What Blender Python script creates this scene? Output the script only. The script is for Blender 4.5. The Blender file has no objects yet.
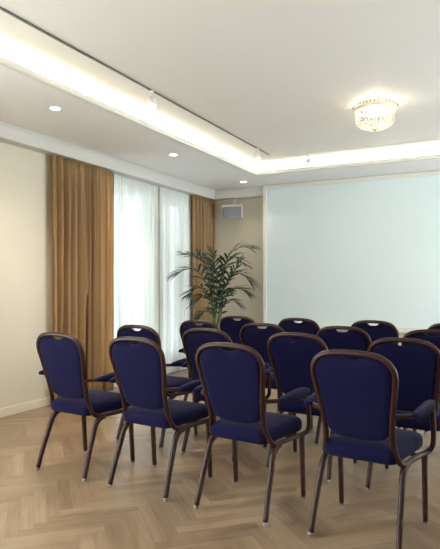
import bpy, bmesh, math, random
from mathutils import Vector, Matrix
random.seed(7)
SC = bpy.context.scene
COL = SC.collection
PI = math.pi

# ------------------------------------------------------------------ helpers
def link(o, parent=None):
    COL.objects.link(o)
    if parent is not None:
        o.parent = parent
    return o

def obj(name, bm, mat, parent=None, smooth=True, loc=None):
    me = bpy.data.meshes.new(name)
    bmesh.ops.recalc_face_normals(bm, faces=bm.faces)
    bm.to_mesh(me); bm.free()
    for p in me.polygons:
        p.use_smooth = smooth
    if mat is not None:
        for m in (mat if isinstance(mat, (list, tuple)) else [mat]):
            me.materials.append(m)
    o = bpy.data.objects.new(name, me)
    if loc: o.location = loc
    return link(o, parent)

def tag(o, label, cat, group=None, kind=None):
    o['label'] = label; o['category'] = cat
    if group: o['group'] = group
    if kind: o['kind'] = kind
    return o

def thing(name, label, cat, loc=(0, 0, 0), rotz=0.0, group=None):
    o = bpy.data.objects.new(name, None)
    o.empty_display_size = .1
    o.location = loc; o.rotation_euler = (0, 0, rotz)
    link(o); return tag(o, label, cat, group)

def struct(name, bm, mat, parent=None, smooth=False):
    o = obj(name, bm, mat, parent, smooth)
    if parent is None: o['kind'] = 'structure'
    return o

def box(bm, x0, x1, y0, y1, z0, z1, bevel=0.0, seg=2):
    ret = bmesh.ops.create_cube(bm, size=1.0)
    vs = ret['verts']
    for v in vs:
        v.co = Vector((x0 + (v.co.x + .5) * (x1 - x0), y0 + (v.co.y + .5) * (y1 - y0), z0 + (v.co.z + .5) * (z1 - z0)))
    if bevel > 0:
        es = list({e for v in vs for e in v.link_edges})
        bmesh.ops.bevel(bm, geom=es, offset=bevel, segments=seg, profile=.5, affect='EDGES')
    return bm

def catmull(pts, n=5, closed=False):
    P = [Vector(p) for p in pts]; out = []
    N = len(P); rng = N if closed else N - 1
    for i in range(rng):
        if closed:
            a, b, c, d = P[i - 1], P[i], P[(i + 1) % N], P[(i + 2) % N]
        else:
            a = P[i - 1] if i > 0 else P[0] * 2 - P[1]
            b, c = P[i], P[i + 1]
            d = P[i + 2] if i + 2 < N else P[-1] * 2 - P[-2]
        for k in range(n):
            t = k / n
            out.append(.5 * ((2 * b) + (c - a) * t + (2 * a - 5 * b + 4 * c - d) * t * t + (3 * b - a - 3 * c + d) * t ** 3))
    if not closed: out.append(P[-1].copy())
    return out

def sweep(bm, path, ra, rb=None, seg=10, up=Vector((0, 1, 0)), power=2.0, cap=True):
    """tube along a path; ra/rb are half sizes (number or function of t) along the side and up directions"""
    n = len(path); rings = []
    if rb is None: rb = ra
    fa = ra if callable(ra) else (lambda t: ra)
    fb = rb if callable(rb) else (lambda t: rb)
    N = None
    for i, p in enumerate(path):
        t = (path[min(i + 1, n - 1)] - path[max(i - 1, 0)])
        t.normalize()
        if N is None:
            u = up if abs(up.dot(t)) < .95 else Vector((1, 0, 0))
            N = (u - t * u.dot(t)).normalized()
        else:
            N = (N - t * N.dot(t)).normalized()
        B = t.cross(N)
        q = i / (n - 1); a, b = fa(q), fb(q); ring = []
        for k in range(seg):
            an = 2 * PI * (k + .5) / seg; c, s = math.cos(an), math.sin(an)
            c = math.copysign(abs(c) ** (2 / power), c); s = math.copysign(abs(s) ** (2 / power), s)
            ring.append(bm.verts.new(p + B * (a * c) + N * (b * s)))
        rings.append(ring)
    for i in range(n - 1):
        for k in range(seg):
            bm.faces.new((rings[i][k], rings[i][(k + 1) % seg], rings[i + 1][(k + 1) % seg], rings[i + 1][k]))
    if cap:
        bm.faces.new(rings[0][::-1]); bm.faces.new(rings[-1])
    return bm

def lathe(bm, prof, seg=24, c=(0, 0, 0)):
    rings = []
    for r, z in prof:
        if r < 1e-6:
            rings.append([bm.verts.new((c[0], c[1], c[2] + z))])
        else:
            rings.append([bm.verts.new((c[0] + r * math.cos(2 * PI * k / seg), c[1] + r * math.sin(2 * PI * k / seg), c[2] + z)) for k in range(seg)])
    for a, b in zip(rings[:-1], rings[1:]):
        for k in range(seg):
            k2 = (k + 1) % seg
            if len(a) == 1 and len(b) == 1: continue
            if len(a) == 1: bm.faces.new((a[0], b[k2], b[k]))
            elif len(b) == 1: bm.faces.new((a[k], a[k2], b[0]))
            else: bm.faces.new((a[k], a[k2], b[k2], b[k]))
    return bm

def loft(bm, rings, cap0=True, cap1=True):
    R = [[bm.verts.new(p) for p in r] for r in rings]
    n = len(R[0])
    for a, b in zip(R[:-1], R[1:]):
        for k in range(n):
            bm.faces.new((a[k], a[(k + 1) % n], b[(k + 1) % n], b[k]))
    if cap0: bm.faces.new(R[0][::-1])
    if cap1: bm.faces.new(R[-1])
    return bm

# ------------------------------------------------------------------ materials
def mat(name, color, rough=.5, metal=0., spec=.5, bump=None, var=None, coat=0., sheen=0., emit=None, estr=0.):
    m = bpy.data.materials.new(name); m.use_nodes = True
    nt = m.node_tree; b = nt.nodes['Principled BSDF']
    b.inputs['Base Color'].default_value = (*color, 1)
    b.inputs['Roughness'].default_value = rough
    b.inputs['Metallic'].default_value = metal
    b.inputs['Specular IOR Level'].default_value = spec
    b.inputs['Coat Weight'].default_value = coat
    b.inputs['Coat Roughness'].default_value = .15
    b.inputs['Sheen Weight'].default_value = sheen
    b.inputs['Sheen Roughness'].default_value = .4
    if emit:
        b.inputs['Emission Color'].default_value = (*emit, 1); b.inputs['Emission Strength'].default_value = estr
    tc = nt.nodes.new('ShaderNodeTexCoord')
    if var:   # (scale, amount, stretch)
        sc, am, st = var
        mp = nt.nodes.new('ShaderNodeMapping'); mp.inputs['Scale'].default_value = st
        no = nt.nodes.new('ShaderNodeTexNoise'); no.inputs['Scale'].default_value = sc; no.inputs['Detail'].default_value = 3
        hs = nt.nodes.new('ShaderNodeHueSaturation'); hs.inputs['Color'].default_value = (*color, 1)
        mr = nt.nodes.new('ShaderNodeMapRange'); mr.inputs['From Min'].default_value = .3; mr.inputs['From Max'].default_value = .7
        mr.inputs['To Min'].default_value = 1 - am; mr.inputs['To Max'].default_value = 1 + am
        L = nt.links.new
        L(tc.outputs['Object'], mp.inputs['Vector']); L(mp.outputs['Vector'], no.inputs['Vector'])
        L(no.outputs['Fac'], mr.inputs['Value']); L(mr.outputs['Result'], hs.inputs['Value'])
        L(hs.outputs['Color'], b.inputs['Base Color'])
    if bump:  # (scale, strength, distance)
        no2 = nt.nodes.new('ShaderNodeTexNoise'); no2.inputs['Scale'].default_value = bump[0]; no2.inputs['Detail'].default_value = 2
        bp = nt.nodes.new('ShaderNodeBump'); bp.inputs['Strength'].default_value = bump[1]; bp.inputs['Distance'].default_value = bump[2]
        nt.links.new(tc.outputs['Object'], no2.inputs['Vector'])
        nt.links.new(no2.outputs['Fac'], bp.inputs['Height']); nt.links.new(bp.outputs['Normal'], b.inputs['Normal'])
    return m

M = {}
M['wall'] = mat('cream_wall_paint', (.65, .605, .505), .75, bump=(60, .08, .002), var=(1.5, .02, (1, 1, 1)))
M['ceil'] = mat('ceiling_paint', (.74, .73, .70), .8, var=(1.2, .012, (1, 1, 1)))
M['crown'] = mat('crown_paint', (.62, .62, .60), .7, var=(1.2, .012, (1, 1, 1)))
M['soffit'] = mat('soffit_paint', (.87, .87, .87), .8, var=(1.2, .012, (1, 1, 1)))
M['trim'] = mat('trim_paint', (.72, .71, .66), .55, var=(3, .012, (1, 1, 1)))
M['base'] = mat('baseboard_paint', (.70, .64, .52), .45, var=(3, .012, (1, 1, 1)))
M['window_frame'] = mat('window_frame_paint', (.78, .78, .76), .4, var=(3, .012, (1, 1, 1)))
M['fabric'] = mat('navy_fabric', (.0049, .0044, .032), .9, spec=.12, sheen=.05, bump=(420, .35, .002), var=(90, .12, (1, 1, 1)))
M['frame'] = mat('mahogany_frame', (.028, .0070, .0048), .36, spec=.3, coat=.0, var=(25, .3, (1, 1, .15)), bump=(30, .05, .002))
M['glide'] = mat('foot_glide_plastic', (.24, .21, .21), .4, var=(20, .05, (1, 1, 1)))
M['gold'] = mat('gold_curtain_cloth', (.50, .325, .155), .42, spec=.5, sheen=.2, bump=(300, .12, .001), var=(6, .06, (8, 8, .4)))
M['black_metal'] = mat('track_grey_metal', (.10, .10, .10), .4, metal=.6, var=(10, .1, (1, 1, 1)))
M['white_metal'] = mat('white_lacquer', (.78, .78, .76), .4, var=(10, .02, (1, 1, 1)))
M['lens'] = mat('lamp_lens', (.9, .88, .82), .3, emit=(1, .93, .80), estr=14)
M['bulb'] = mat('chandelier_bulb', (.9, .88, .82), .3, emit=(1, .88, .68), estr=4)
M['rim'] = mat('cream_gilt', (.80, .70, .50), .35, metal=.25, var=(15, .06, (1, 1, 1)))
M['brass'] = mat('brass', (.62, .42, .18), .3, metal=.9, var=(15, .08, (1, 1, 1)))
M['grille'] = mat('speaker_grille', (.20, .215, .24), .6, bump=(500, .4, .002), var=(200, .1, (1, 1, 1)))
M['speaker_case'] = mat('speaker_case', (.62, .60, .55), .5, var=(10, .02, (1, 1, 1)))
M['screen'] = mat('projection_fabric', (.67, .77, .80), .75, bump=(200, .03, .001), var=(1.2, .012, (1, 1, 1)))
M['leaf'] = mat('palm_leaf', (.016, .038, .017), .42, spec=.45, var=(7, .35, (1, 1, 1)))
M['stem'] = mat('palm_stem', (.085, .13, .04), .5, var=(12, .25, (1, 1, .3)))
M['pot'] = mat('planter_ceramic', (.30, .27, .23), .45, var=(8, .06, (1, 1, 1)))
M['soil'] = mat('potting_soil', (.03, .02, .014), .95, var=(40, .4, (1, 1, 1)), bump=(60, .6, .01))
M['outdoor'] = mat('exterior_wall', (.5, .5, .5), .9, var=(3, .05, (1, 1, 1)))

def floor_mat():
    m = bpy.data.materials.new('oak_parquet'); m.use_nodes = True
    nt = m.node_tree; L = nt.links.new; b = nt.nodes['Principled BSDF']
    uv = nt.nodes.new('ShaderNodeUVMap'); uv.uv_map = 'grain'
    at = nt.nodes.new('ShaderNodeAttribute'); at.attribute_name = 'tone'
    mp = nt.nodes.new('ShaderNodeMapping'); mp.inputs['Scale'].default_value = (3, 45, 1)
    n1 = nt.nodes.new('ShaderNodeTexNoise'); n1.inputs['Scale'].default_value = 1.2; n1.inputs['Detail'].default_value = 5; n1.inputs['Distortion'].default_value = .6
    L(uv.outputs['UV'], mp.inputs['Vector']); L(mp.outputs['Vector'], n1.inputs['Vector'])
    cr = nt.nodes.new('ShaderNodeValToRGB')
    e = cr.color_ramp.elements
    e[0].position = .25; e[0].color = (.170, .114, .070, 1)
    e[1].position = .75; e[1].color = (.325, .237, .156, 1)
    ma = nt.nodes.new('ShaderNodeMath'); ma.operation = 'MULTIPLY_ADD'
    ma.inputs[1].default_value = .34; 
    sub = nt.nodes.new('ShaderNodeMath'); sub.operation = 'MULTIPLY_ADD'; sub.inputs[1].default_value = .62; sub.inputs[2].default_value = .02
    L(n1.outputs['Fac'], sub.inputs[0])
    L(at.outputs['Fac'], ma.inputs[0]); L(sub.outputs[0], ma.inputs[2])
    L(ma.outputs[0], cr.inputs['Fac']); L(cr.outputs['Color'], b.inputs['Base Color'])
    mr = nt.nodes.new('ShaderNodeMapRange'); mr.inputs['To Min'].default_value = .27; mr.inputs['To Max'].default_value = .31
    L(n1.outputs['Fac'], mr.inputs['Value']); L(mr.outputs['Result'], b.inputs['Roughness'])
    bp = nt.nodes.new('ShaderNodeBump'); bp.inputs['Strength'].default_value = .03; bp.inputs['Distance'].default_value = .0006
    L(n1.outputs['Fac'], bp.inputs['Height']); L(bp.outputs['Normal'], b.inputs['Normal'])
    b.inputs['Specular IOR Level'].default_value = .5
    return m
M['floor'] = floor_mat()
M['joint'] = mat('parquet_joint', (.07, .042, .025), .8, var=(5, .1, (1, 1, 1)))

def sheer_mat():
    m = bpy.data.materials.new('sheer_voile'); m.use_nodes = True
    nt = m.node_tree; L = nt.links.new; nt.nodes.remove(nt.nodes['Principled BSDF'])
    out = nt.nodes['Material Output']
    d = nt.nodes.new('ShaderNodeBsdfDiffuse'); t = nt.nodes.new('ShaderNodeBsdfTranslucent'); tr = nt.nodes.new('ShaderNodeBsdfTransparent')
    no = nt.nodes.new('ShaderNodeTexNoise'); no.inputs['Scale'].default_value = 180
    mr = nt.nodes.new('ShaderNodeMapRange'); mr.inputs['To Min'].default_value = .68; mr.inputs['To Max'].default_value = .78
    cb = nt.nodes.new('ShaderNodeCombineColor')
    L(no.outputs['Fac'], mr.inputs['Value'])
    L(mr.outputs['Result'], cb.inputs['Green']); L(mr.outputs['Result'], cb.inputs['Blue'])
    rd = nt.nodes.new('ShaderNodeMath'); rd.operation = 'MULTIPLY'; rd.inputs[1].default_value = .94
    L(mr.outputs['Result'], rd.inputs[0]); L(rd.outputs[0], cb.inputs['Red'])
    L(cb.outputs['Color'], d.inputs['Color']); t.inputs['Color'].default_value = (.84, .95, 1.0, 1)
    m1 = nt.nodes.new('ShaderNodeMixShader'); m1.inputs[0].default_value = .016
    m2 = nt.nodes.new('ShaderNodeMixShader'); m2.inputs[0].default_value = .04
    L(d.outputs[0], m1.inputs[1]); L(t.outputs[0], m1.inputs[2])
    L(m1.outputs[0], m2.inputs[1]); L(tr.outputs[0], m2.inputs[2]); L(m2.outputs[0], out.inputs['Surface'])
    return m
M['sheer'] = sheer_mat()

def thin_glass(name, tint, gloss, trans=0.0):
    m = bpy.data.materials.new(name); m.use_nodes = True
    nt = m.node_tree; L = nt.links.new; nt.nodes.remove(nt.nodes['Principled BSDF'])
    out = nt.nodes['Material Output']
    tr = nt.nodes.new('ShaderNodeBsdfTransparent'); tr.inputs['Color'].default_value = (*tint, 1)
    g = nt.nodes.new('ShaderNodeBsdfGlossy'); g.inputs['Roughness'].default_value = .03
    mx = nt.nodes.new('ShaderNodeMixShader'); mx.inputs[0].default_value = gloss
    L(tr.outputs[0], mx.inputs[1]); L(g.outputs[0], mx.inputs[2])
    last = mx
    if trans:
        t = nt.nodes.new('ShaderNodeBsdfTranslucent'); t.inputs['Color'].default_value = (.95, .95, .93, 1)
        m2 = nt.nodes.new('ShaderNodeMixShader'); m2.inputs[0].default_value = trans
        L(mx.outputs[0], m2.inputs[1]); L(t.outputs[0], m2.inputs[2]); last = m2
    L(last.outputs[0], out.inputs['Surface'])
    return m
M['glass'] = thin_glass('window_glass', (.96, .98, .98), .06)
M['drop'] = thin_glass('cut_crystal_drop', (.45, .44, .42), .3, .10)
M['crystal'] = thin_glass('cut_crystal', (.95, .94, .92), .35, .13)

# ------------------------------------------------------------------ room dimensions
XL, XR, YN, YB = -4.31, 2.7, -2.6, 8.15      # left, right, near, back wall faces
ZS, ZC = 2.78, 2.95                          # soffit and raised ceiling heights
SL, SR, SN, SB = -3.085, 1.55, -1.45, 7.19    # soffit inner edge
T = .25

# floor: oak herringbone at 45 degrees to the walls
def build_floor():
    bm = bmesh.new()
    uvl = bm.loops.layers.uv.new('grain'); tone = bm.faces.layers.float.new('tone')
    Lp, Wp, g = .49, .07, .0007
    rot = Matrix.Rotation(PI / 4, 2)
    cx, cy = (XL + XR) / 2, (YN + YB) / 2
    def plank(x0, x1, y0, y1, along_x):
        c = rot @ Vector(((x0 + x1) / 2, (y0 + y1) / 2))
        if abs(c.x) > (XR - XL) / 2 + .4 or abs(c.y) > (YB - YN) / 2 + .4: return
        vs = []
        for (x, y) in ((x0 + g, y0 + g), (x1 - g, y0 + g), (x1 - g, y1 - g), (x0 + g, y1 - g)):
            p = rot @ Vector((x, y)); vs.append(bm.verts.new((cx + p.x, cy + p.y, 0)))
        f = bm.faces.new(vs); f[tone] = random.random()
        ou, ov = random.random() * 50, random.random() * 50
        for lp, (u, v) in zip(f.loops, ((0, 0), (1, 0), (1, 1), (0, 1))):
            lx, ly = u * (x1 - x0), v * (y1 - y0)
            lp[uvl].uv = (lx + ou, ly + ov) if along_x else (ly + ou, lx + ov)
    for m in range(-16, 17):
        for n in range(-130, 131):
            ox, oy = n * Wp + m * Lp, n * Wp - m * Lp
            plank(ox, ox + Lp, oy, oy + Wp, True)
            plank(ox + Lp, ox + Lp + Wp, oy + Wp - Lp, oy + Wp, False)
    for co, no in (((XL, 0, 0), (-1, 0, 0)), ((XR, 0, 0), (1, 0, 0)), ((0, YN, 0), (0, -1, 0)), ((0, YB, 0), (0, 1, 0))):
        bmesh.ops.bisect_plane(bm, geom=bm.verts[:] + bm.edges[:] + bm.faces[:], plane_co=co, plane_no=no, clear_outer=True)
    nf = len(bm.faces)
    ret = box(bm, XL - T, XR + T, YN - T, YB + T, -.12, -.0012)
    bm.faces.ensure_lookup_table()
    for f in bm.faces[nf:]: f.material_index = 1
    o = struct('floor', bm, [M['floor'], M['joint']])
build_floor()

# walls
WIN = [(5.40, 6.48), (6.72, 7.43), (-2.3, -.5), (-.1, 1.7)]       # window openings in the left wall (y); last two unseen, added for daylight
WZ0, WZ1 = .12, 2.50
bm = bmesh.new()
ys = sorted(WIN); cur = YN - T
for a, b in ys:
    box(bm, XL - T, XL, cur, a, 0, 3.1); box(bm, XL - T, XL, a, b, 0, WZ0); box(bm, XL - T, XL, a, b, WZ1, 3.1); cur = b
box(bm, XL - T, XL, cur, YB + T, 0, 3.1)
struct('wall_left', bm, M['wall'])
struct('wall_back', box(bmesh.new(), XL, XR + T, YB, YB + T, 0, 3.1), M['wall'])
ADDED_RWIN = [(3.6, 5.2), (5.6, 7.2)]                     # unseen windows added to the right wall to brighten the room (y)
bm = bmesh.new(); cur = YN - T
for a, b in ADDED_RWIN:
    box(bm, XR, XR + T, cur, a, 0, 3.1); box(bm, XR, XR + T, a, b, 0, WZ0); box(bm, XR, XR + T, a, b, WZ1, 3.1); cur = b
box(bm, XR, XR + T, cur, YB, 0, 3.1)
struct('wall_right', bm, M['wall'])
bm = box(bmesh.new(), XL, XR, YN - T, YN, 0, 3.1)
struct('wall_front', bm, M['wall'])

# raised ceiling, with the dropped soffit ring and its upstand lip round the cove
RL = .24       # cove depth behind the lip
struct('ceiling', box(bmesh.new(), XL, XR, YN, YB, ZC, ZC + .15), M['ceil'])
bm = bmesh.new()
th = .03
box(bm, XL, SL, YN, YB, ZS, ZS + th); box(bm, SR, XR, YN, YB, ZS, ZS + th)
box(bm, SL, SR, YN, SN, ZS, ZS + th); box(bm, SL, SR, SB, YB, ZS, ZS + th)
# risers that close the cove
box(bm, XL, SL - RL, YN, YB, ZS + th, ZC); box(bm, SR + RL, XR, YN, YB, ZS + th, ZC)
box(bm, SL - RL, SR + RL, YN, SN - RL, ZS + th, ZC); box(bm, SL - RL, SR + RL, SB + RL, YB, ZS + th, ZC)
struct('trim_1', bm, M['soffit'])
# lip moulding
def rect_ring(bm, x0, x1, y0, y1, prof):
    rings = []
    for off, z in prof:
        rings.append([bm.verts.new(p) for p in ((x0 + off, y0 + off, z), (x1 - off, y0 + off, z), (x1 - off, y1 - off, z), (x0 + off, y1 - off, z))])
    n = len(rings)
    for i in range(n):
        a, b = rings[i], rings[(i + 1) % n]
        for k in range(4): bm.faces.new((a[k], a[(k + 1) % 4], b[(k + 1) % 4], b[k]))
    return bm
bm = rect_ring(bmesh.new(), SL, SR, SN, SB, [(-.02, ZS), (-.02, ZS - .003), (.0, ZS - .003), (.006, ZS + .003), (.006, ZS + .022), (.0, ZS + .03), (0, ZS + .05), (-.02, ZS + .05)])
struct('trim_2', bm, M['trim'])
# crown along the walls, its lower edge shading the curtain heads
bm = rect_ring(bmesh.new(), XL, XR, YN, YB, [(.0, 2.630), (.138, 2.630), (.140, 2.640), (.141, 2.665), (.144, 2.70), (.151, 2.735), (.165, 2.765), (.185, 2.780), (.185, 2.785), (0, 2.785)])
struct('trim_3', bm, M['crown'])

def board(name, x0, x1, y0, y1):
    bm = bmesh.new(); box(bm, x0, x1, y0, y1, 0, .085, .004)
    struct(name, bm, M['base'])
bm = bmesh.new(); cur = YN
for a, b in ys:
    box(bm, XL, XL + .016, cur, a, 0, .085, .004); cur = b
box(bm, XL, XL + .016, cur, YB, 0, .085, .004)
struct('baseboard_left', bm, M['base'])
board('baseboard_back', XL + .016, XR, YB - .016, YB)
board('baseboard_right', XR - .016, XR, YN, YB - .016)
board('baseboard_front', XL + .016, XR - .016, YN, YN + .016)

# windows: casements set in the wall; those out of frame are added daylight sources
for i, (a, b, xo) in enumerate([(a, b, XL - .16) for a, b in WIN] + [(a, b, XR + .16) for a, b in ADDED_RWIN]):
    bm = bmesh.new()
    f = .06
    box(bm, xo - .03, xo + .03, a, a + f, WZ0, WZ1, .005); box(bm, xo - .03, xo + .03, b - f, b, WZ0, WZ1, .005)
    box(bm, xo - .03, xo + .03, a + f, b - f, WZ0, WZ0 + f + .04, .005); box(bm, xo - .03, xo + .03, a + f, b - f, WZ1 - f, WZ1, .005)
    c = (a + b) / 2
    box(bm, xo - .028, xo + .028, c - .05, c + .05, WZ0 + f, WZ1 - f, .005)
    box(bm, xo - .025, xo + .025, a + f, b - f, 1.93, 1.99, .005)
    w = struct('window_%d' % (i + 1), bm, M['window_frame'])
    bm = bmesh.new(); box(bm, xo - .003, xo + .003, a + f - .005, b - f + .005, WZ0 + f, WZ1 - f)
    obj('pane', bm, M['glass'], w, False)
    bm = bmesh.new(); box(bm, min(xo + .03, XR), max(XL, xo - .03), a, b, WZ0 - .0, WZ0 + .02, .003)
    obj('sill', bm, M['window_frame'], w, False)

# ------------------------------------------------------------------ curtains
def curtain_mesh(y0, y1, xc, amp, folds, z0, z1, nz, seed, gather=0.0, thick=.004, jitter=.35):
    rnd = random.Random(seed)
    nfold = folds; ws = [1 + rnd.uniform(-jitter, jitter) for _ in range(nfold)]
    tot = sum(ws); edges = [0]
    for w in ws: edges.append(edges[-1] + w / tot)
    am = [rnd.uniform(.65, 1) for _ in range(nfold)]; dr = [rnd.uniform(-.3, .3) for _ in range(nfold)]; sk = [rnd.uniform(-.8, .8) for _ in range(nfold)]
    per = 14; bm = bmesh.new(); rows = []
    for j in range(nz + 1):
        q = j / nz; z = z1 + (z0 - z1) * q
        row = []
        for i in range(nfold):
            for k in range(per):
                t = k / per
                s = edges[i] + (edges[i + 1] - edges[i]) * t
                ph = 2 * PI * t
                shape = math.sin(ph + sk[i] * math.sin(ph) * .7 + dr[i] * math.sin(q * 3 + i))
                soft = .55 + .45 * min(1, q * 5)
                a = am[i] * (1 - t) + am[(i + 1) % nfold] * t
                x = xc + amp * a * soft * shape + amp * .12 * math.sin(3 * ph + i * 2 + q * 2.2)
                y = y0 + (y1 - y0) * s + .012 * math.sin(i * 1.7 + q * 2.5) * q + gather * (s - .5) * math.sin(PI * min(1, q * 1.0))
                row.append((x, y, z))
        row.append((xc, y1, z)); rows.append(row)
    F = [[bm.verts.new(p) for p in r] for r in rows]
    for a, b in zip(F[:-1], F[1:]):
        for k in range(len(a) - 1): bm.faces.new((a[k], a[k + 1], b[k + 1], b[k]))
    if thick:
        bmesh.ops.solidify(bm, geom=bm.faces[:], thickness=thick)
    return bm
xcg = XL + .084
o = obj('curtain', curtain_mesh(4.46, 5.50, xcg, .048, 10, .012, 2.626, 26, 3), M['gold'])
tag(o, 'floor-length gold satin curtain beside the bare cream wall, left of the sheers', 'curtain', 'gold curtains')
o = obj('curtain', curtain_mesh(7.40, 8.12, xcg, .046, 7, .012, 2.626, 26, 5), M['gold'])
tag(o, 'narrow gold satin curtain in the far corner behind the palm', 'curtain', 'gold curtains')
o = obj('sheer_curtain', curtain_mesh(5.45, 6.57, XL + .018, .011, 27, .015, 2.626, 14, 11, thick=0, jitter=.5), M['sheer'])
tag(o, 'wide white sheer curtain next to the large gold curtain, over the nearer window', 'curtain', 'white sheers')
o = obj('sheer_curtain', curtain_mesh(6.60, 7.47, XL + .018, .011, 21, .015, 2.626, 14, 12, thick=0, jitter=.5), M['sheer'])
tag(o, 'narrower white sheer curtain over the farther window, left of the palm', 'curtain', 'white sheers')

# ------------------------------------------------------------------ projection screen
t = thing('projection_screen', 'huge pale projection screen in a white frame filling the far wall', 'screen', (-1.43, YB, .60))
def scr():
    x0, x1 = -3.31 + 1.43, .46 + 1.43
    z0, z1 = .62 - .60, 2.774 - .60
    yf, yb = -.20, 0.0
    w = .055
    bm = bmesh.new()
    box(bm, x0, x0 + w, yf, yb, z0, z1, .006); box(bm, x1 - w, x1, yf, yb, z0, z1, .006)
    box(bm, x0 + w, x1 - w, yf, yb, z0, z0 + .075, .006); box(bm, x0 + w, x1 - w, yf, yb, z1 - .055, z1, .006)
    obj('frame', bm, M['trim'], t, False)
    bm = bmesh.new(); box(bm, x0 + w - .004, x1 - w + .004, yf + .022, yb - .02, z0 + .07, z1 - .05)
    obj('screen_surface', bm, M['screen'], t, False)
scr()

# ------------------------------------------------------------------ loudspeaker
t = thing('wall_speaker', 'small grey loudspeaker in a pale case hung high beside the screen', 'speaker', (-3.875, YB - .0, 2.43), .26)
def spk():
    bm = bmesh.new()
    w, h = .165, .098
    # case: wider at the front, tipped down a little
    prof = [(-.235, w, h), (-.225, w + .002, h + .002), (-.08, w * .52, h * .72), (-.075, w * .48, h * .68)]
    rings = []
    for y, a, b in prof:
        dz = (y + .1) * .18
        r = []
        for (sx, sz) in ((-1, -1), (1, -1), (1, 1), (-1, 1)): r.append((sx * a, y + sz * -.012, sz * b + dz))
        rings.append(r)
    loft(bm, rings)
    obj('case', bm, M['speaker_case'], t, False)
    bm = bmesh.new()
    box(bm, -w + .014, w - .014, -.245, -.232, -h + .004, h - .02, .004)
    for v in bm.verts: v.co.z += (v.co.y + .1) * .18; v.co.y += -.114 * v.co.z
    obj('grille', bm, M['grille'], t, False)
    bm = bmesh.new(); box(bm, -w + .03, -w + .045, -.252, -.24, -.05, .0, .002)
    for v in bm.verts: v.co.z += (v.co.y + .1) * .18
    obj('badge', bm, M['black_metal'], t, False)
    bm = bmesh.new()
    sweep(bm, [Vector((.012, -.085, h * .55)), Vector((.012, -.085, .14)), Vector((.012, -.085, .203))], .010, seg=8)
    obj('bracket', bm, M['speaker_case'], t, False)
spk()

# ------------------------------------------------------------------ lamps in the ceiling
def add_light(name, kind, energy, color, parent, loc, rot=(0, 0, 0), **kw):
    l = bpy.data.lights.new(name, kind); l.energy = energy; l.color = color
    for k, v in kw.items(): setattr(l, k, v)
    o = bpy.data.objects.new(name, l); o.location = loc; o.rotation_euler = rot
    return link(o, parent)
WARM = (1.0, .84, .66)
DL = [(-3.46, 3.69, 'recessed downlight in the soffit above the bare cream wall, nearest of the row'),
      (-3.46, 5.62, 'recessed downlight in the soffit above the white sheers'),
      (-3.46, 7.57, 'recessed downlight in the corner soffit above the loudspeaker')]
for x, y, lab in DL:
    t = thing('downlight', lab, 'ceiling light', (x, y, ZS), 0, 'recessed downlights')
    en = 40 if y < 4 else 30 if y < 6 else 6
    bm = lathe(bmesh.new(), [(.042, -.001), (.043, -.004), (.052, -.005), (.056, -.002), (.056, 0), (.042, 0)], 28)
    obj('trim_ring', bm, M['white_metal'], t)
    bm = lathe(bmesh.new(), [(0, -.0025), (.0425, -.0025), (.0425, -.0005), (0, -.0005)], 28)
    obj('lens', bm, M['lens'], t)
    add_light('downlight_beam', 'SPOT', en, WARM, t, (0, 0, -.02), spot_size=2.1, spot_blend=.8, shadow_soft_size=.04)
# the near end of the room has the same row of lamps
for x, y in ((-3.46, 1.75),):
    add_light('downlight_beam', 'SPOT', 70, WARM, None, (x, y, ZS - .02), spot_size=2.1, spot_blend=.8, shadow_soft_size=.04)

# tracks
TX = -2.745
bm = bmesh.new(); box(bm, TX - .010, TX + .010, -1.0, 6.80, ZC - .010, ZC, .002)
o = obj('lighting_track', bm, M['black_metal'], smooth=False)
tag(o, 'thin dark lighting track running along the left side of the raised ceiling', 'light track')
TY = 7.0
bm = bmesh.new(); box(bm, -2.60, 1.2, TY - .014, TY + .014, ZC - .014, ZC, .002)
o = obj('lighting_track', bm, M['white_metal'], smooth=False)
tag(o, 'thin white lighting track crossing the ceiling above the screen', 'light track')
def track_light(x, y, lab, rotz, tilt, en=45):
    t = thing('track_spotlight', lab, 'spotlight', (x, y, ZC - .010), rotz, 'track spotlights')
    bm = bmesh.new(); box(bm, -.014, .014, -.045, .045, -.022, -.002, .004); obj('adapter', bm, M['white_metal'], t, False)
    bm = bmesh.new(); sweep(bm, [Vector((0, 0, -.026)), Vector((0, 0, -.05)), Vector((0, 0, -.075))], .012, seg=10); obj('arm', bm, M['white_metal'], t)
    R = Matrix.Rotation(tilt, 4, 'X')
    bm = lathe(bmesh.new(), [(0, .035), (.03, .033), (.036, .025), (.040, -.045), (.042, -.055), (.036, -.055), (.033, -.03), (0, -.03)], 24)
    bmesh.ops.transform(bm, matrix=Matrix.Translation((0, 0, -.095)) @ R, verts=bm.verts)
    obj('lamp_head', bm, M['white_metal'], t)
    bm = lathe(bmesh.new(), [(0, -.036), (.032, -.036), (.032, -.031), (0, -.031)], 24)
    bmesh.ops.transform(bm, matrix=Matrix.Translation((0, 0, -.095)) @ R, verts=bm.verts)
    obj('lens', bm, M['lens'], t)
    d = R.to_3x3() @ Vector((0, 0, -1)); p = Vector((0, 0, -.095)) + d * .06
    add_light('spotlight_beam', 'SPOT', en, WARM, t, p, (tilt, 0, 0), spot_size=1.2, spot_blend=.7, shadow_soft_size=.03)
track_light(TX, 4.10, 'white spotlight on the dark track, the nearer of its two', -2.5, .5)
track_light(TX, 6.42, 'white spotlight near the far end of the dark track', -2.6, .5)
track_light(-2.28, TY, 'white spotlight on the track above the left part of the screen', PI, .5, 8)

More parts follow.
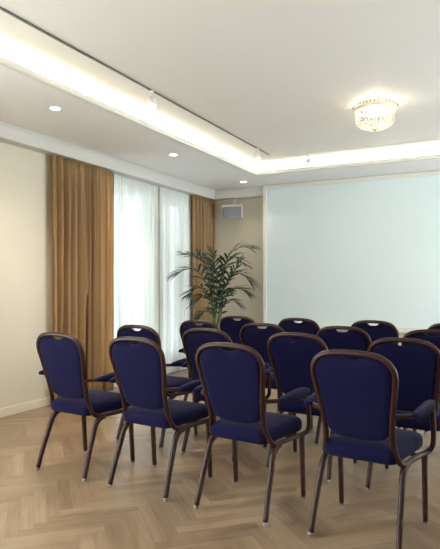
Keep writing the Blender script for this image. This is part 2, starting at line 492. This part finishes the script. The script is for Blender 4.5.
# chandelier
def chandelier():
    R = .188
    t = thing('chandelier', 'flush crystal chandelier glowing on the ceiling in front of the screen', 'chandelier', (-1.095, 5.33, ZC))
    bm = lathe(bmesh.new(), [(0, -.0), (.11, -.0), (.115, -.006), (.11, -.014), (.02, -.02), (0, -.02)], 40); obj('ceiling_plate', bm, M['white_metal'], t)
    prof = [(R - .012, -.048), (R + .006, -.044), (R + .010, -.052), (R + .010, -.066), (R + .004, -.076), (R - .010, -.074), (R - .012, -.06)]
    bm = lathe(bmesh.new(), prof + prof[:1], 48); obj('rim', bm, M['rim'], t)
    for k in range(4):
        bm = bmesh.new(); a = PI / 4 + k * PI / 2
        sweep(bm, [Vector((.09 * math.cos(a), .09 * math.sin(a), -.010)), Vector((.15 * math.cos(a), .15 * math.sin(a), -.03)), Vector(((R - .005) * math.cos(a), (R - .005) * math.sin(a), -.058))], .004, seg=6)
        obj('spoke', bm, M['brass'], t)
    for k in range(3):
        a = k * 2 * PI / 3
        bm = bmesh.new(); bmesh.ops.create_icosphere(bm, subdivisions=2, radius=.022, matrix=Matrix.Translation((.075 * math.cos(a), .075 * math.sin(a), -.085)))
        obj('bulb', bm, M['bulb'], t)
    def bead(bm, p, r, h):
        n = 6; top = bm.verts.new((p.x, p.y, p.z + h)); bot = bm.verts.new((p.x, p.y, p.z - h))
        a0 = random.random() * PI
        ring = [bm.verts.new((p.x + r * math.cos(a0 + 2 * PI * k / n), p.y + r * math.sin(a0 + 2 * PI * k / n), p.z)) for k in range(n)]
        for k in range(n):
            bm.faces.new((top, ring[k], ring[(k + 1) % n])); bm.faces.new((bot, ring[(k + 1) % n], ring[k]))
    def strand(a, r0, prof):
        bm = bmesh.new()
        for (dr, z, r, h) in prof:
            bead(bm, Vector(((r0 * dr) * math.cos(a), (r0 * dr) * math.sin(a), z)), r, h)
        obj('crystal_strand', bm, M['crystal'], t, False)
    for k in range(30):
        a = 2 * PI * k / 30
        strand(a, R, [(.94, -.088, .009, .011), (.935, -.108, .012, .013), (.925, -.131, .014, .015), (.90, -.156, .015, .015), (.86, -.180, .015, .014), (.78, -.201, .015, .013), (.67, -.217, .015, .012)])
    for k in range(18):
        a = 2 * PI * (k + .5) / 18
        strand(a, R, [(.56, -.225, .016, .011), (.43, -.233, .016, .010), (.28, -.238, .015, .009)])
    for k in range(36):
        a = 2 * PI * k / 36
        bm = bmesh.new(); bead(bm, Vector(((R + .010) * math.cos(a), (R + .010) * math.sin(a), -.034)), .010, .012)
        obj('crystal_drop', bm, M['drop'], t, False)
    bm = bmesh.new(); lathe(bm, [(0, -.232), (.02, -.236), (.024, -.246), (.012, -.254), (0, -.260)], 14); obj('finial', bm, M['brass'], t)
    add_light('chandelier_glow', 'POINT', 6, (1, .86, .66), t, (0, 0, -.042), shadow_soft_size=.003)
chandelier()

# cove lighting lying in the trough behind the lip
CW = (1.0, .92, .74)
def cove(cx, cy, length, along_x, e, rot):
    add_light('cove_light', 'AREA', e * length, CW, None, (cx, cy, ZS + .045), rot, shape='RECTANGLE',
              size=length if along_x else .03, size_y=.03 if along_x else length)
CE = 7.5; TL = math.radians(45)
cove(SL - .10, (SN + SB) / 2, SB - SN + .2, False, CE, (0, PI - TL, 0)); cove(SR + .10, (SN + SB) / 2, SB - SN + .2, False, CE, (0, PI + TL, 0))
cove((SL + SR) / 2, SB + .10, SR - SL, True, CE, (PI - TL, 0, 0)); cove((SL + SR) / 2, SN - .10, SR - SL, True, CE, (PI + TL, 0, 0))

# ------------------------------------------------------------------ palm
RIGHT = Vector((math.cos(.47), math.sin(.47), 0)); FWD = Vector((-math.sin(.47), math.cos(.47), 0))
def palm():
    base = Vector((-3.567, 6.9, 0))
    t = thing('potted_palm', 'tall potted palm with feathery dark fronds in the far corner', 'plant', base)
    bm = lathe(bmesh.new(), [(0, 0), (.15, 0), (.16, .01), (.20, .36), (.205, .38), (.185, .38), (.18, .34), (0, .34)], 32); obj('pot', bm, M['pot'], t)
    bm = lathe(bmesh.new(), [(0, .352), (.1, .356), (.181, .346), (.181, .338), (0, .338)], 24); obj('soil', bm, M['soil'], t)
    rnd = random.Random(21)
    # rachis shapes: (sideways metres, height, towards/away)
    def P(cx, cy, d): 
        return RIGHT * ((cx / 4 - 56) / 72.9) + FWD * d + Vector((0, 0, 1.265 - (cy / 4 - 95) / 72.9))
    F = [([(240, 380, 0), (275, 265, .04), (325, 228, .06), (372, 232, .1)], 1.0),
         ([(228, 370, 0), (216, 285, .05), (196, 232, .08)], .8),
         ([(205, 385, 0), (172, 292, .0), (132, 268, -.05), (98, 258, -.1)], .9),
         ([(200, 400, 0), (150, 326, -.12), (105, 320, -.18), (66, 338, -.22)], 1.0),
         ([(255, 400, 0), (290, 332, -.1), (330, 342, -.15), (362, 368, -.2)], .9),
         ([(258, 390, 0), (296, 325, .1), (329, 272, .15)], .8),
         ([(202, 440, 0), (165, 392, -.1), (138, 400, -.14), (116, 420, -.2)], .75),
         ([(252, 440, 0), (290, 400, -.05), (322, 396, -.1), (350, 412, -.15)], .8),
         ([(248, 470, 0), (284, 440, -.1), (322, 462, -.2)], .6),
         ([(208, 450, 0), (172, 420, -.12), (130, 455, -.2)], .65),
         ([(215, 350, 0), (182, 292, .12), (150, 243, .2)], .8),
         ([(205, 490, 0), (172, 488, -.1), (152, 512, -.16)], .5),
         ([(244, 345, 0), (285, 272, -.15), (340, 302, -.32)], .85),
         ([(238, 440, -.05), (262, 400, -.2), (280, 410, -.35)], .6)]
    for fi, (pts, sc) in enumerate(F):
        a = fi * 2.4; b0 = Vector((.05 * math.cos(a), .05 * math.sin(a), .35))
        first = P(*pts[0]); mid = b0.lerp(first, .5) + Vector((0, 0, .04))
        path = catmull([b0, mid] + [P(*p) for p in pts], 7)
        n = len(path); bm = bmesh.new()
        sweep(bm, path, lambda q: .008 * (1 - q) + .0022, seg=6)
        for f in bm.faces: f.material_index = 1
        # leaflets
        s0 = .40; L = 13
        for k in range(L + 1):
            q = s0 + (1 - s0) * k / L
            i = min(int(q * (n - 1)), n - 2); fr = q * (n - 1) - i
            p = path[i].lerp(path[i + 1], fr); tg = (path[min(i + 2, n - 1)] - path[max(i - 1, 0)]).normalized()
            up = Vector((0, 0, 1)); side = tg.cross(up)
            if side.length < .15: side = RIGHT.copy()
            side.normalize(); nrm = side.cross(tg).normalized()
            e = (q - s0) / (1 - s0)
            ln = sc * (.08 + .25 * math.sin(PI * (.22 + .70 * e))) * rnd.uniform(.85, 1.1)
            for sg in ((-1, 1) if k < L else (0,)):
                d = (tg * (.72 + .45 * e + rnd.uniform(-.15, .2)) + side * sg * (.95 - .3 * e) + nrm * rnd.uniform(.0, .55)).normalized()
                w = .0155 * rnd.uniform(.8, 1.15)
                wd = d.cross(nrm).normalized()
                prev = None; NS = 5; q0 = p.copy()
                for j in range(NS + 1):
                    u = j / NS
                    pos = q0 + d * (ln * u) + Vector((0, 0, -1)) * (ln * .34 * u * u)
                    ww = w * (math.sin(PI * (.12 + .86 * u)) if j < NS else .04)
                    va = bm.verts.new(pos + wd * ww); vb = bm.verts.new(pos - nrm * ww * .35); vc = bm.verts.new(pos - wd * ww)
                    if prev:
                        bm.faces.new((prev[0], va, vb, prev[1])); bm.faces.new((prev[1], vb, vc, prev[2]))
                    prev = (va, vb, vc)
        obj('frond', bm, [M['leaf'], M['stem']], t)
palm()

# ------------------------------------------------------------------ chairs
def interp(tab, z):
    if z <= tab[0][0]: return tab[0][1]
    for (a, va), (b, vb) in zip(tab[:-1], tab[1:]):
        if z <= b: 
            t = (z - a) / (b - a); return va + (vb - va) * t
    return tab[-1][1]
# half path of the tubular frame: crest centre, down the upright, along the seat rail, up the arm post
HALF = [(0, -.026, .939), (.078, -.025, .936), (.140, -.022, .924), (.178, -.016, .900), (.201, -.005, .862), (.205, .005, .822), (.197, .022, .76), (.183, .044, .67),
        (.171, .070, .57), (.171, .088, .50), (.179, .101, .45), (.189, .116, .415), (.197, .145, .392), (.206, .195, .386), (.218, .30, .386), (.231, .375, .387),
        (.250, .428, .393), (.268, .449, .412), (.276, .452, .45), (.279, .436, .54), (.281, .402, .625)]
YZ = sorted((z, y) for (x, y, z) in HALF[:11])
XZ = sorted((z, x) for (x, y, z) in HALF[4:11])
def make_chair():
    root = bpy.data.objects.new('banquet_chair', None); link(root)
    # frame
    pts = [(-x, y, z) for (x, y, z) in HALF[::-1]] + HALF[1:]
    path = catmull(pts, 5)
    bm = sweep(bmesh.new(), path, .0145, .0135, seg=12, up=Vector((0, 0, 1)) if False else Vector((1, 0, 0)), power=2.6)
    # cross bar below the seat
    for y in (.20, .375):
        hw = .203 if y < .3 else .230
        sweep(bm, [Vector((-hw, y, .384)), Vector((0, y, .384)), Vector((hw, y, .384))], .011, .009, seg=8)
    obj('back_frame', bm, M['frame'], root)
    # backrest: outline inside the frame, padded both ways, grip hole under the crest
    out = []
    def half_outline():
        r = []
        # from the bottom centre up the right side to the top centre
        r += [(0, .497), (.05, .498), (.095, .503), (.130, .515), (.150, .534), (.159, .562)]
        for z in (.595, .63, .67, .72, .76, .80, .83): r.append((interp(XZ, z) - .010, z))
        r += [(.193, .858), (.181, .882), (.160, .902), (.130, .915), (.085, .923), (.052, .923), (.044, .916), (.034, .908), (.018, .905)]
        return r
    H = half_outline()
    outl = H + [(0, .905)] + [(-x, z) for (x, z) in H[::-1] if x > 0]
    cz = .70
    rings = []
    def ring(s, off):
        r = []
        for (x, z) in outl:
            X, Z = x * s, cz + (z - cz) * s
            r.append((X, interp(YZ, Z) + off, Z))
        return r
    for s, off in ((.0, -.020), (.3, -.0195), (.6, -.018), (.82, -.015), (.94, -.011), (.985, -.005), (1.0, .004), (.99, .014), (.95, .026), (.85, .036), (.6, .043), (.3, .046), (.0, .047)):
        rings.append(ring(max(s, .02), off))
    bm = loft(bmesh.new(), rings)
    obj('backrest', bm, M['fabric'], root)
    # seat cushion
    def seat_ring(ins, z, n=7):
        xr, xf, y0, y1 = .190 - ins, .219 - ins, .072 + ins, .525 - ins
        rc = max(.05 - ins * .5, .02); P = []
        cs = [(-xr, y0, 180, 270), (xr, y0, 270, 360), (xf, y1, 0, 90), (-xf, y1, 90, 180)]
        for (x, y, a0, a1) in cs:
            rr = rc if y < .3 else rc * 1.2
            ccx = x + (rr if x < 0 else -rr); ccy = y + (rr if y < .3 else -rr)
            for k in range(n):
                a = math.radians(a0 + (a1 - a0) * k / (n - 1))
                P.append((ccx + rr * math.cos(a), ccy + rr * math.sin(a), z))
        return P
    def crown(P, k):   # domed top, slightly higher at the front
        return [(x, y, z + k * (1 - (x / .23) ** 2) + .0 * y) for (x, y, z) in P]
    rings = [seat_ring(.10, .392), seat_ring(.03, .392), seat_ring(.012, .396), seat_ring(.002, .408), seat_ring(0, .420), seat_ring(0, .442), seat_ring(.004, .458), seat_ring(.014, .469),
             crown(seat_ring(.034, .476), .003), crown(seat_ring(.08, .481), .005), crown(seat_ring(.15, .483), .007)]
    obj('seat', loft(bmesh.new(), rings), M['fabric'], root)
    # arms
    for s in (-1, 1):
        p = catmull([(s * .186, .050, .640), (s * .215, .072, .641), (s * .252, .110, .641), (s * .273, .17, .640), (s * .279, .27, .637), (s * .281, .398, .630)], 5)
        arm = obj('armrest', sweep(bmesh.new(), p, .009, .012, seg=10, up=Vector((0, 0, 1)), power=2.6), M['frame'], root)
        bm = bmesh.new(); rg = []
        NP = 16
        for k in range(NP + 1):
            q = k / NP; y = .070 + .352 * q
            x = s * (.274 + .008 * min(1, 2.5 * q))
            w = .028 * max(.12, math.sin(PI * (.03 + .94 * q)) ** .33); 
            e = max(.3, math.sin(PI * (.03 + .94 * q)) ** .36); zm = .648 - .002 * q; zb = zm - (.024 + .006 * q) * e; ztop = zm + (.024 + .020 * q) * e
            zc, hh = (zb + ztop) / 2, (ztop - zb) / 2
            r = []
            for j in range(14):
                a = 2 * PI * j / 14; c, sn = math.cos(a), math.sin(a)
                r.append((x + w * math.copysign(abs(c) ** .75, c), y, zc + hh * math.copysign(abs(sn) ** .75, sn)))
            rg.append(r)
        obj('arm_pad', loft(bm, rg), M['fabric'], arm)
    # legs
    W2, F2, D = .2225, .233, .469
    for s in (-1, 1):
        pr = catmull([(s * .205, .205, .380), (s * .205, .168, .372), (s * .206, .137, .350), (s * .207, .116, .315), (s * .211, .086, .235), (s * .2155, .046, .13), (s * .2205, .008, .012)], 6)
        leg = obj('leg', sweep(bmesh.new(), pr, lambda q: .0185 - .0035 * q, lambda q: .0175 - .0035 * q, seg=12, up=Vector((1, 0, 0)), power=2.8), M['frame'], root)
        bm = lathe(bmesh.new(), [(0, 0), (.0135, 0), (.015, .004), (.0145, .018), (.012, .020), (0, .020)], 14, (s * W2, .006, 0))
        obj('foot_glide', bm, M['glide'], leg)
        pf = catmull([(s * .234, .440, .386), (s * .2335, .446, .33), (s * .233, .456, .18), (s * .233, .468, .012)], 5)
        leg = obj('leg', sweep(bmesh.new(), pf, lambda q: .0175 - .003 * q, lambda q: .0165 - .003 * q, seg=12, up=Vector((1, 0, 0)), power=2.8), M['frame'], root)
        bm = lathe(bmesh.new(), [(0, 0), (.0125, 0), (.014, .004), (.0135, .018), (.011, .020), (0, .020)], 14, (s * F2, D - .001, 0))
        obj('foot_glide', bm, M['glide'], leg)
    return root

def dup(o, parent=None):
    c = o.copy(); COL.objects.link(c)
    if parent is not None:
        c.parent = parent
    for ch in list(o.children): dup(ch, c)
    return c
CHAIRS = [
 (-2.655, 2.870, .088, 'navy banquet armchair in front of the large gold curtain, leftmost of all'),
 (-2.010, 2.830, .096, 'navy banquet armchair second from left in the row nearest the camera'),
 (-1.357, 2.778, .095, 'navy banquet armchair third from left in the row nearest the camera'),
 (-.670, 2.732, .108, 'navy banquet armchair at lower right, fourth from left in the nearest row'),
 (-.015, 2.690, .10, 'navy banquet armchair cut off by the right edge, only an arm and leg showing'),
 (-2.597, 3.686, .088, 'navy banquet armchair in the second row, in front of the nearer sheer curtain'),
 (-1.952, 3.633, .095, 'navy banquet armchair in the second row, second from its left end'),
 (-1.243, 3.569, .105, 'navy banquet armchair in the second row, third from its left end'),
 (-.551, 3.495, .095, 'navy banquet armchair in the second row, just beyond the lower-right chair'),
 (-2.458, 4.437, .088, 'navy banquet armchair at the left end of the third row'),
 (-1.806, 4.340, .088, 'navy banquet armchair in the third row, second from its left end'),
 (-1.123, 4.288, .088, 'navy banquet armchair in the third row, third from its left end'),
 (-.466, 4.225, .088, 'navy banquet armchair in the third row, cut by the right picture edge'),
 (-2.441, 5.208, .088, 'navy banquet armchair just in front of the palm, left end of the farthest row'),
 (-1.775, 5.151, .088, 'navy banquet armchair in the farthest row, below the left part of the screen'),
 (-1.063, 5.113, .088, 'navy banquet armchair in the farthest row, below the middle of the screen'),
 (-.400, 5.060, .088, 'navy banquet armchair at the right picture edge in the farthest row, only its crest showing'),
]
proto = make_chair()
for i, (x, y, r, lab) in enumerate(CHAIRS):
    c = proto if i == 0 else dup(proto)
    c.location = (x, y, 0); c.rotation_euler = (0, 0, -r)
    tag(c, lab, 'chair', 'navy banquet armchairs set out in rows')

# ------------------------------------------------------------------ daylight
w = bpy.data.worlds.new('sky'); SC.world = w; w.use_nodes = True
nt = w.node_tree; bg = nt.nodes['Background']
bg.inputs['Color'].default_value = (.93, .98, 1.0, 1); bg.inputs['Strength'].default_value = 8.0
for a, b in WIN:
    p = add_light('window_portal', 'AREA', 1, (1, 1, 1), None, (XL - T + .01, (a + b) / 2, (WZ0 + WZ1) / 2), (0, -PI / 2, 0), shape='RECTANGLE', size=WZ1 - WZ0, size_y=b - a)
    p.data.cycles.is_portal = True

for a, b in ADDED_RWIN:
    p = add_light('window_portal', 'AREA', 1, (1, 1, 1), None, (XR + T - .01, (a + b) / 2, (WZ0 + WZ1) / 2), (0, PI / 2, 0), shape='RECTANGLE', size=WZ1 - WZ0, size_y=b - a)
    p.data.cycles.is_portal = True

# ------------------------------------------------------------------ camera
cam = bpy.data.cameras.new('camera'); co = bpy.data.objects.new('camera', cam); link(co)
cam.sensor_fit = 'VERTICAL'; cam.sensor_height = 36.0; cam.sensor_width = 36.0 * 440 / 549
cam.lens = 566.2 / 549 * 36.0
cam.shift_y = (285.0 - 274.5) / 549
cam.clip_start = .05
co.location = (0, 0, 1.265); co.rotation_euler = (PI / 2, 0, .470)
SC.camera = co
vs = SC.view_settings
vs.view_transform = 'Standard'; vs.look = 'None'; vs.gamma = 1; vs.use_curve_mapping = False; vs.exposure = 0.9
SC.cycles.use_denoising = True
SC.cycles.max_bounces = 10; SC.cycles.diffuse_bounces = 6; SC.cycles.transparent_max_bounces = 12
SC.cycles.sample_clamp_indirect = 6
